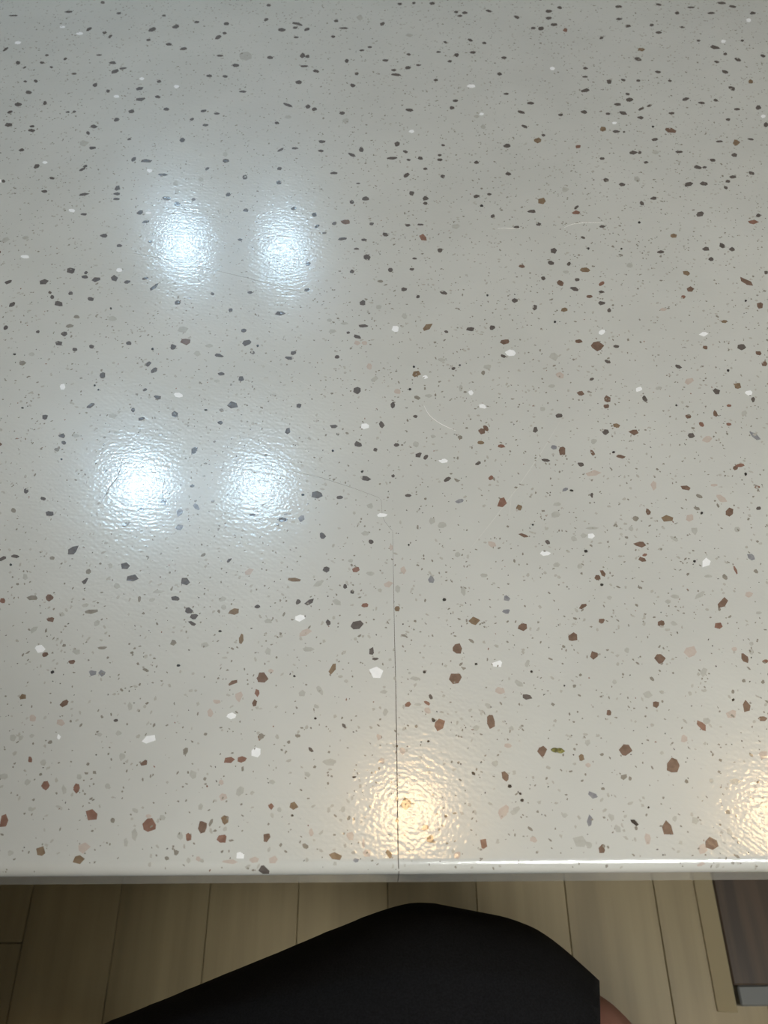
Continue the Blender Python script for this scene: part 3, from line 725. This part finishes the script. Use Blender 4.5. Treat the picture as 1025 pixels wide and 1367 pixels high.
def stool(x0, y0, size, label):
    s = size / 2
    t = tag(empty('stool', (x0, y0, 0)), label, 'stool')
    zt = .453
    obj('seat', B((-s, -s, zt - .03), (s, s, zt), .006, 2), M['walnut'], t)
    for sg in (-1, 1):
        y0_, y1_ = sorted((sg * s, sg * (s + .016)))
        obj('seat_rail', B((-s + .01, y0_, zt - .035), (s - .01, y1_, zt - .006), .002, 1), M['metal'], t)
        y0_, y1_ = sorted((sg * (s - .05), sg * (s - .03)))
        obj('seat_support', B((-s + .03, y0_, zt - .055), (s - .03, y1_, zt - .03)), M['metal'], t)
    for sx in (-1, 1):
        for sy in (-1, 1):
            bm = bmesh.new()
            tube(bm, [(sx * (s - .04), sy * (s - .04), zt - .03), (sx * (s + .0), sy * (s + .0), 0.0)], .011, 12)
            obj('leg', bm, M['black_metal'], t, smooth=False)
    bm = bmesh.new()
    q = s - .028
    for a, b in (((-q, -q), (q, -q)), ((q, -q), (q, q)), ((q, q), (-q, q)), ((-q, q), (-q, -q))):
        tube(bm, [(a[0], a[1], .16), (b[0], b[1], .16)], .007, 8)
    obj('footrest', bm, M['black_metal'], t)
    return t


# low platform on the floor, reaching under the table
plat = tag(empty('low_platform', (.62, .30, 0)), 'low dark brown board deck with pale edging and grey end strip on the floor', 'floor deck')
PX0, PX1, PY0, PY1, PZ = .444, .78, -.076, .70, .03
PO = Vector((.62, .30, 0))


def plat_part(name, a, b, material, bevel=.002):
    bm = B(Vector(a) - PO, Vector(b) - PO, bevel, 1)
    return obj(name, bm, material, plat)


for k in range(4):
    w_ = (PX1 - PX0) / 4
    plat_part('deck_board', (PX0 + k * w_ + .0006, PY0, 0), (PX0 + (k + 1) * w_ - .0006, PY1, PZ), M['walnut'])
plat_part('end_strip', (PX0 + .006, PY0 - .023, 0), (PX1 - .006, PY0, PZ - .002), M['metal'])
for xa, xb in ((PX0 - .016, PX0), (PX1 + .016, PX1)):          # sloping edge mouldings down to the floor
    bm = bmesh.new()
    vs_ = []
    for y in (PY0 - .03, PY1):
        vs_.append([bm.verts.new(Vector(q) - PO) for q in ((xa, y, 0), (xb, y, 0), (xb, y, PZ - .002), (xa, y, .004))])
    for k in range(4):
        bm.faces.new((vs_[0][k], vs_[0][(k + 1) % 4], vs_[1][(k + 1) % 4], vs_[1][k]))
    bm.faces.new(vs_[0])
    bm.faces.new(vs_[1])
    obj('edge_moulding', bm, M['oak_side'], plat)

# ------------------------------------------------------------------ person seated sideways beside the table


def cone_sphere(bm, p0, r0, p1, r1, sub=3):
    t = bmesh.new()
    for q, r in ((p0, r0), (p1, r1)):
        bmesh.ops.create_icosphere(t, subdivisions=sub, radius=r, matrix=Matrix.Translation(Vector(q)))
    res = bmesh.ops.convex_hull(t, input=t.verts[:])
    junk = [v for v in t.verts if not v.link_faces]
    bmesh.ops.delete(t, geom=junk, context='VERTS')
    me = bpy.data.meshes.new('t')
    t.to_mesh(me)
    bm.from_mesh(me)
    bpy.data.meshes.remove(me)
    t.free()


def ellipsoid(bm, c, r, rot=None):
    mtx = Matrix.Translation(Vector(c)) @ (rot.to_4x4() if rot else Matrix()) @ Matrix.Diagonal((*r, 1))
    bmesh.ops.create_icosphere(bm, subdivisions=4, radius=1, matrix=mtx)


def remeshed(name, bm, material, parent, voxel, smooth=6, factor=.5):
    o = obj(name, bm, material, None)
    md = o.modifiers.new('r', 'REMESH')
    md.mode = 'VOXEL'
    md.voxel_size = voxel
    if smooth:
        sm = o.modifiers.new('s', 'SMOOTH')
        sm.iterations = smooth
        sm.factor = factor
    bpy.context.view_layer.update()
    me = bpy.data.meshes.new_from_object(o.evaluated_get(bpy.context.evaluated_depsgraph_get()))
    o.modifiers.clear()
    o.data = me
    me.name = name
    if not me.materials:
        me.materials.append(material)
    for f in me.polygons:
        f.use_smooth = True
    if parent:
        o.parent = parent
        o.matrix_parent_inverse = parent.matrix_world.inverted()
    return o


V = Vector
P = {}
P['lknee'] = V((.022, -.083, .622))
P['lhip'] = V((-.365, -.265, .572))
P['lank'] = V((.335, -.295, .44))
TL = V((.375, -.285, .53))           # where the loose left trouser leg points
P['rhip'] = V((-.345, -.475, .565))
P['rknee'] = V((.085, -.47, .50))
P['rank'] = V((.10, -.45, .085))
P['pelvis'] = V((-.36, -.375, .585))
P['waist'] = V((-.35, -.385, .75))
P['chest'] = V((-.27, -.36, .95))
P['neck'] = V((-.16, -.31, 1.12))
P['head'] = V((-.08, -.265, 1.25))
P['lsh'] = V((-.21, -.15, 1.04))
P['rsh'] = V((-.19, -.51, 1.04))
P['lel'] = V((-.25, -.13, .80))
P['rel'] = V((-.20, -.56, .79))
P['lwr'] = V((-.12, -.33, .69))
P['rwr'] = V((-.05, -.52, .66))
person = tag(empty('person', (P['pelvis'].x, P['pelvis'].y, 0)),
             'person in black cropped trousers seated at the table edge with one bent leg raised', 'person')
bpy.context.view_layer.update()


def foot(bm, ank, d, side, bare=True):
    d = V(d).normalized()
    u = V((0, 0, 1)) if abs(d.z) < .8 else V((1, 0, 0))
    s = d.cross(u).normalized()
    u = s.cross(d).normalized()
    heel = ank - u * .045 - d * .03
    ball = ank - u * .062 + d * .125
    cone_sphere(bm, ank, .036, heel, .032)
    cone_sphere(bm, ank, .036, ball, .022)
    cone_sphere(bm, heel, .030, ball + s * side * .016, .022)
    cone_sphere(bm, heel, .030, ball - s * side * .018, .022)
    for i in range(5):
        o = (-.034 + i * .017) * side
        ln = (.058, .056, .050, .043, .034)[i]
        rad = (.0125, .0095, .009, .0085, .008)[i]
        st = ball + s * (-o) - u * .006
        cone_sphere(bm, st, rad + .002, st + d * ln - u * .004, rad, 2)


def hand(bm, wr, d, pn, side):
    """palm and five curled fingers; d towards the fingertips, pn out of the back of the hand"""
    d = V(d).normalized()
    pn = (V(pn) - d * V(pn).dot(d)).normalized()
    s = d.cross(pn).normalized() * side          # towards the thumb
    for o in (-.026, -.009, .009, .026):
        cone_sphere(bm, wr + s * o * .6, .018, wr + d * .085 + s * o, .0125, 2)
    for o, ln, rad in ((.028, .068, .0085), (.010, .076, .009), (-.009, .070, .0085), (-.027, .055, .0078)):
        b0 = wr + d * .09 + s * o
        b1 = b0 + (d * .92 - pn * .38) * ln * .5
        b2 = b1 + (d * .66 - pn * .75) * ln * .3
        b3 = b2 + (d * .4 - pn * .92) * ln * .24
        for a, b, r0, r1 in ((b0, b1, rad + .001, rad), (b1, b2, rad, rad * .95), (b2, b3, rad * .95, rad * .85)):
            cone_sphere(bm, a, r0, b, r1, 2)
    t0 = wr + d * .025 + s * .026 - pn * .004
    t1 = t0 + (d * .62 + s * .72 - pn * .2) * .042
    t2 = t1 + (d * .9 + s * .3 - pn * .3) * .032
    cone_sphere(bm, t0, .016, t1, .0115, 2)
    cone_sphere(bm, t1, .0115, t2, .0095, 2)


bm = bmesh.new()
face = (V((.93, .30, -.22))).normalized()
fs = face.cross(V((0, 0, 1))).normalized()
fu = fs.cross(face).normalized()
rot = Matrix((face, -fs, fu)).transposed()
hd = P['head']
for a, ra, b, rb in (('pelvis', .125, 'waist', .115), ('waist', .115, 'chest', .125), ('chest', .11, 'neck', .062), ('neck', .056, 'head', .055),
                     ('lhip', .088, 'lknee', .056), ('lknee', .056, 'lank', .036), ('rhip', .088, 'rknee', .056), ('rknee', .056, 'rank', .036),
                     ('lsh', .052, 'lel', .040), ('lel', .040, 'lwr', .026), ('rsh', .052, 'rel', .040), ('rel', .040, 'rwr', .026),
                     ('lsh', .058, 'neck', .05), ('rsh', .058, 'neck', .05), ('lsh', .06, 'chest', .11), ('rsh', .06, 'chest', .11),
                     ('lhip', .09, 'pelvis', .115), ('rhip', .09, 'pelvis', .115)):
    cone_sphere(bm, P[a], ra, P[b], rb)
# calf
for k, a in (('lknee', 'lank'), ('rknee', 'rank')):
    cone_sphere(bm, P[k].lerp(P[a], .12), .052, P[k].lerp(P[a], .45), .055)
    cone_sphere(bm, P[k].lerp(P[a], .45), .055, P[a], .036)
cone_sphere(bm, V((.106, -.113, .602)), .062, V((.22, -.205, .545)), .046)
foot(bm, P['lank'], (.55, -.2, -.75), 1)
foot(bm, P['rank'], (1, .12, 0), -1)
hand(bm, P['lwr'], (.9, -.35, -.22), (.1, 0, 1), -1)
hand(bm, P['rwr'], (.95, .1, -.45), (.2, 0, 1), 1)
# head: skull, jaw, nose, ears, brow
ellipsoid(bm, hd + fu * .02, (.098, .076, .102), rot)
cone_sphere(bm, hd + face * .035 - fu * .02, .062, hd + face * .062 - fu * .082, .028)
cone_sphere(bm, hd + face * .090 + fu * .012, .009, hd + face * .108 - fu * .030, .014, 2)
for sg in (-1, 1):
    ellipsoid(bm, hd + fs * sg * .076 - face * .008 - fu * .008, (.018, .009, .031), rot)
    cone_sphere(bm, hd + face * .083 + fs * sg * .015 + fu * .026, .010, hd + face * .073 + fs * sg * .045 + fu * .024, .010, 2)
body = remeshed('body', bm, M['skin'], person, .006, 5)
for sg in (-1, 1):
    bm = bmesh.new()
    ellipsoid(bm, hd + face * .084 + fs * sg * .031 + fu * .006, (.009, .013, .007), rot)
    o = obj('eye', bm, M['eye'], person, smooth=True)
    o.matrix_parent_inverse = person.matrix_world.inverted()
bm = bmesh.new()
ellipsoid(bm, hd + face * .086 - fu * .058, (.010, .022, .007), rot)
o = obj('mouth', bm, M['lip'], person, smooth=True)
o.matrix_parent_inverse = person.matrix_world.inverted()
bm = bmesh.new()
ellipsoid(bm, hd - face * .016 + fu * .036, (.100, .084, .098), rot)
ellipsoid(bm, hd - face * .050 - fu * .02, (.062, .076, .090), rot)
o = remeshed('hair', bm, M['hair'], person, .008, 4)

# trousers: loose fabric a little off the leg, cropped at mid calf
bm = bmesh.new()
cone_sphere(bm, P['pelvis'] + V((0, 0, .01)), .135, P['waist'] - V((0, 0, .05)), .126)
for h, k, a in (('lhip', 'lknee', 'lank'), ('rhip', 'rknee', 'rank')):
    end = TL if a == 'lank' else P[a]
    cone_sphere(bm, P[h], .108, P['pelvis'], .132)
    cone_sphere(bm, P[h], .112, P[h].lerp(P[k], .55), .096)
    cone_sphere(bm, P[h].lerp(P[k], .55), .096, P[k], .077)
    cone_sphere(bm, P[k], .077, P[k].lerp(end, .3), .078)
    cone_sphere(bm, P[k].lerp(end, .3), .078, P[k].lerp(end, .75), .074)
cone_sphere(bm, P['lknee'], .077, V((.062, -.090, .618)), .077)
cone_sphere(bm, V((.062, -.090, .618)), .077, V((.105, -.127, .612)), .077)
tro = remeshed('trousers', bm, M['trousers'], person, .008, 8)
tb = bmesh.new()
tb.from_mesh(tro.data)


def hem(bm, co, no, test):
    geom = [f for f in bm.faces if test(f.calc_center_median())]
    vs_ = {v for f in geom for v in f.verts}
    es_ = {e for f in geom for e in f.edges}
    bmesh.ops.bisect_plane(bm, geom=list(vs_) + list(es_) + geom, plane_co=co, plane_no=no, clear_outer=True)
    edges = [e for e in bm.edges if e.is_boundary and all(abs((v.co - co).dot(no)) < 1e-4 for v in e.verts)]
    if edges:
        ret = bmesh.ops.extrude_edge_only(bm, edges=edges)
        nv = [v for v in ret['geom'] if isinstance(v, bmesh.types.BMVert)]
        c = sum((v.co for v in nv), V()) / len(nv)
        for v in nv:
            v.co = c + (v.co - c) * .93 - no * .004


hem_pt = at_z(800, 1335, .60)
hem(tb, hem_pt, V((1, -.13, .233)).normalized(), lambda c: c.y > -.40 and c.x > 0)
d = (P['rank'] - P['rknee']).normalized()
hem(tb, P['rknee'].lerp(P['rank'], .62), d, lambda c: c.z < .42)
tb.to_mesh(tro.data)
tb.free()
for f in tro.data.polygons:
    f.use_smooth = True
bm = bmesh.new()
for a, ra, b, rb in (('waist', .128, 'chest', .138), ('chest', .122, 'neck', .066), ('lsh', .064, 'lel', .054), ('lel', .054, 'lwr', .040),
                     ('rsh', .064, 'rel', .054), ('rel', .054, 'rwr', .040), ('lsh', .068, 'neck', .058), ('rsh', .068, 'neck', .058),
                     ('lsh', .07, 'chest', .122), ('rsh', .07, 'chest', .122)):
    q0, q1 = P[a], P[b]
    if b in ('lwr', 'rwr'):
        q1 = q0.lerp(q1, .92)
    if b == 'neck':
        q1 = q1 - V((0, 0, .02))
    cone_sphere(bm, q0, ra, q1, rb)
cone_sphere(bm, P['waist'] - V((0, 0, .06)), .136, P['waist'], .13)
remeshed('sweater', bm, M['shirt'], person, .009, 6)

stool(-.37, -.38, .34, 'dark brown wooden stool the seated person sits on')

# shallow pale scratches in the polish
for pxs, hw_ in ((((749, 560), (722, 605), (690, 652), (660, 692), (628, 732)), .00013), (((683, 655), (681, 676), (680, 694)), .0001),
                 (((322, 470), (372, 492), (420, 520), (446, 540)), .0001), (((300, 560), (352, 584), (408, 612)), .0001)):
    q = [on_top(*p_) for p_ in pxs]
    bm = bmesh.new()
    prev = None
    for i, v in enumerate(q):
        d_ = (q[min(i + 1, len(q) - 1)] - q[max(i - 1, 0)]).normalized()
        n_ = V((-d_.y, d_.x, 0)) * hw_ * (.3 if i in (0, len(q) - 1) else 1)
        pr_ = [bm.verts.new(v + e + V((0, -TY / 2, .00002))) for e in (n_, -n_)]
        if prev:
            bm.faces.new((prev[0], prev[1], pr_[1], pr_[0]))
        prev = pr_
    obj('scratch', bm, M['scratch'], top_o)

# ------------------------------------------------------------------ small things lying on the table


def strand(name, pxs, radius, material, label, cat, group=None):
    pts = [on_top(*q) + V((0, 0, radius * .8 + PROUD)) for q in pxs]
    c = pts[len(pts) // 2].copy()
    bm = bmesh.new()
    # smooth the polyline
    fine = []
    for i in range(len(pts) - 1):
        p0, p1, p2, p3 = pts[max(i - 1, 0)], pts[i], pts[i + 1], pts[min(i + 2, len(pts) - 1)]
        for k in range(5):
            t = k / 5
            fine.append(.5 * ((2 * p1) + (p2 - p0) * t + (2 * p0 - 5 * p1 + 4 * p2 - p3) * t * t + (3 * p1 - p0 - 3 * p2 + p3) * t ** 3))
    fine.append(pts[-1])
    n = len(fine)
    tube(bm, [q - c for q in fine], [radius * (.35 + .65 * math.sin(math.pi * min(1, max(0, (i + .6) / n)))) for i in range(n)], 6)
    return tag(obj(name, bm, material, None, c, smooth=True), label, cat, group)


strand('lint_fibre', [(664, 305), (672, 304.6), (682, 305), (694, 305.6)], .00022, M['lint'], 'short straight white fibre on the table top', 'fibre')
strand('lint_fibre', [(753, 304), (764, 299.5), (778, 297.8), (792, 297.6), (806, 298)], .00018, M['lint'], 'faint curved white fibre beside a short straight one', 'fibre')
strand('lint_fibre', [(566, 542), (572, 553), (582, 562), (594, 569), (608, 575)], .00024, M['lint'], 'bright curved white hair lying on the table top', 'fibre')
strand('hair_strand', [(164, 612), (160, 628), (155, 640), (146, 651), (139, 664), (134, 673)], .00016, M['hairline'],
       'thin dark bent hair inside the cool light reflection', 'hair')
strand('hair_strand', [(220, 640), (218, 650), (217, 662), (219, 668), (222, 672)], .00012, M['hairline'],
       'tiny dark hair ending in a curl inside the light reflection', 'hair')
# dry leaf crumb
a, b = on_top(735, 1001), on_top(754, 1003)
ax = (b - a)
ln = ax.length
ang = math.atan2(ax.y, ax.x)
bm = bmesh.new()
rings = []
prof = [(0, .02), (.10, .10), (.22, .155), (.36, .15), (.48, .13), (.62, .175), (.78, .16), (.90, .08), (1, .015)]
for t, r in prof:
    rings.append([bm.verts.new(((t - .5) * ln, math.cos(k * math.pi / 4) * r * ln * 1.05, max(0, .10 * r * ln * 5 * (math.sin(k * math.pi / 4) + 1)) * .5)) for k in range(8)])
for r0, r1 in zip(rings, rings[1:]):
    for k in range(8):
        bm.faces.new((r0[k], r0[(k + 1) % 8], r1[(k + 1) % 8], r1[k]))
bm.faces.new(rings[0])
bm.faces.new(rings[-1])
c = (a + b) / 2
o = tag(obj('leaf_crumb', bm, M['leaf'], None, (c.x, c.y, TOP + .00003), smooth=True), 'tiny olive green dried leaf crumb on the table top', 'crumb')
o.rotation_euler.z = ang
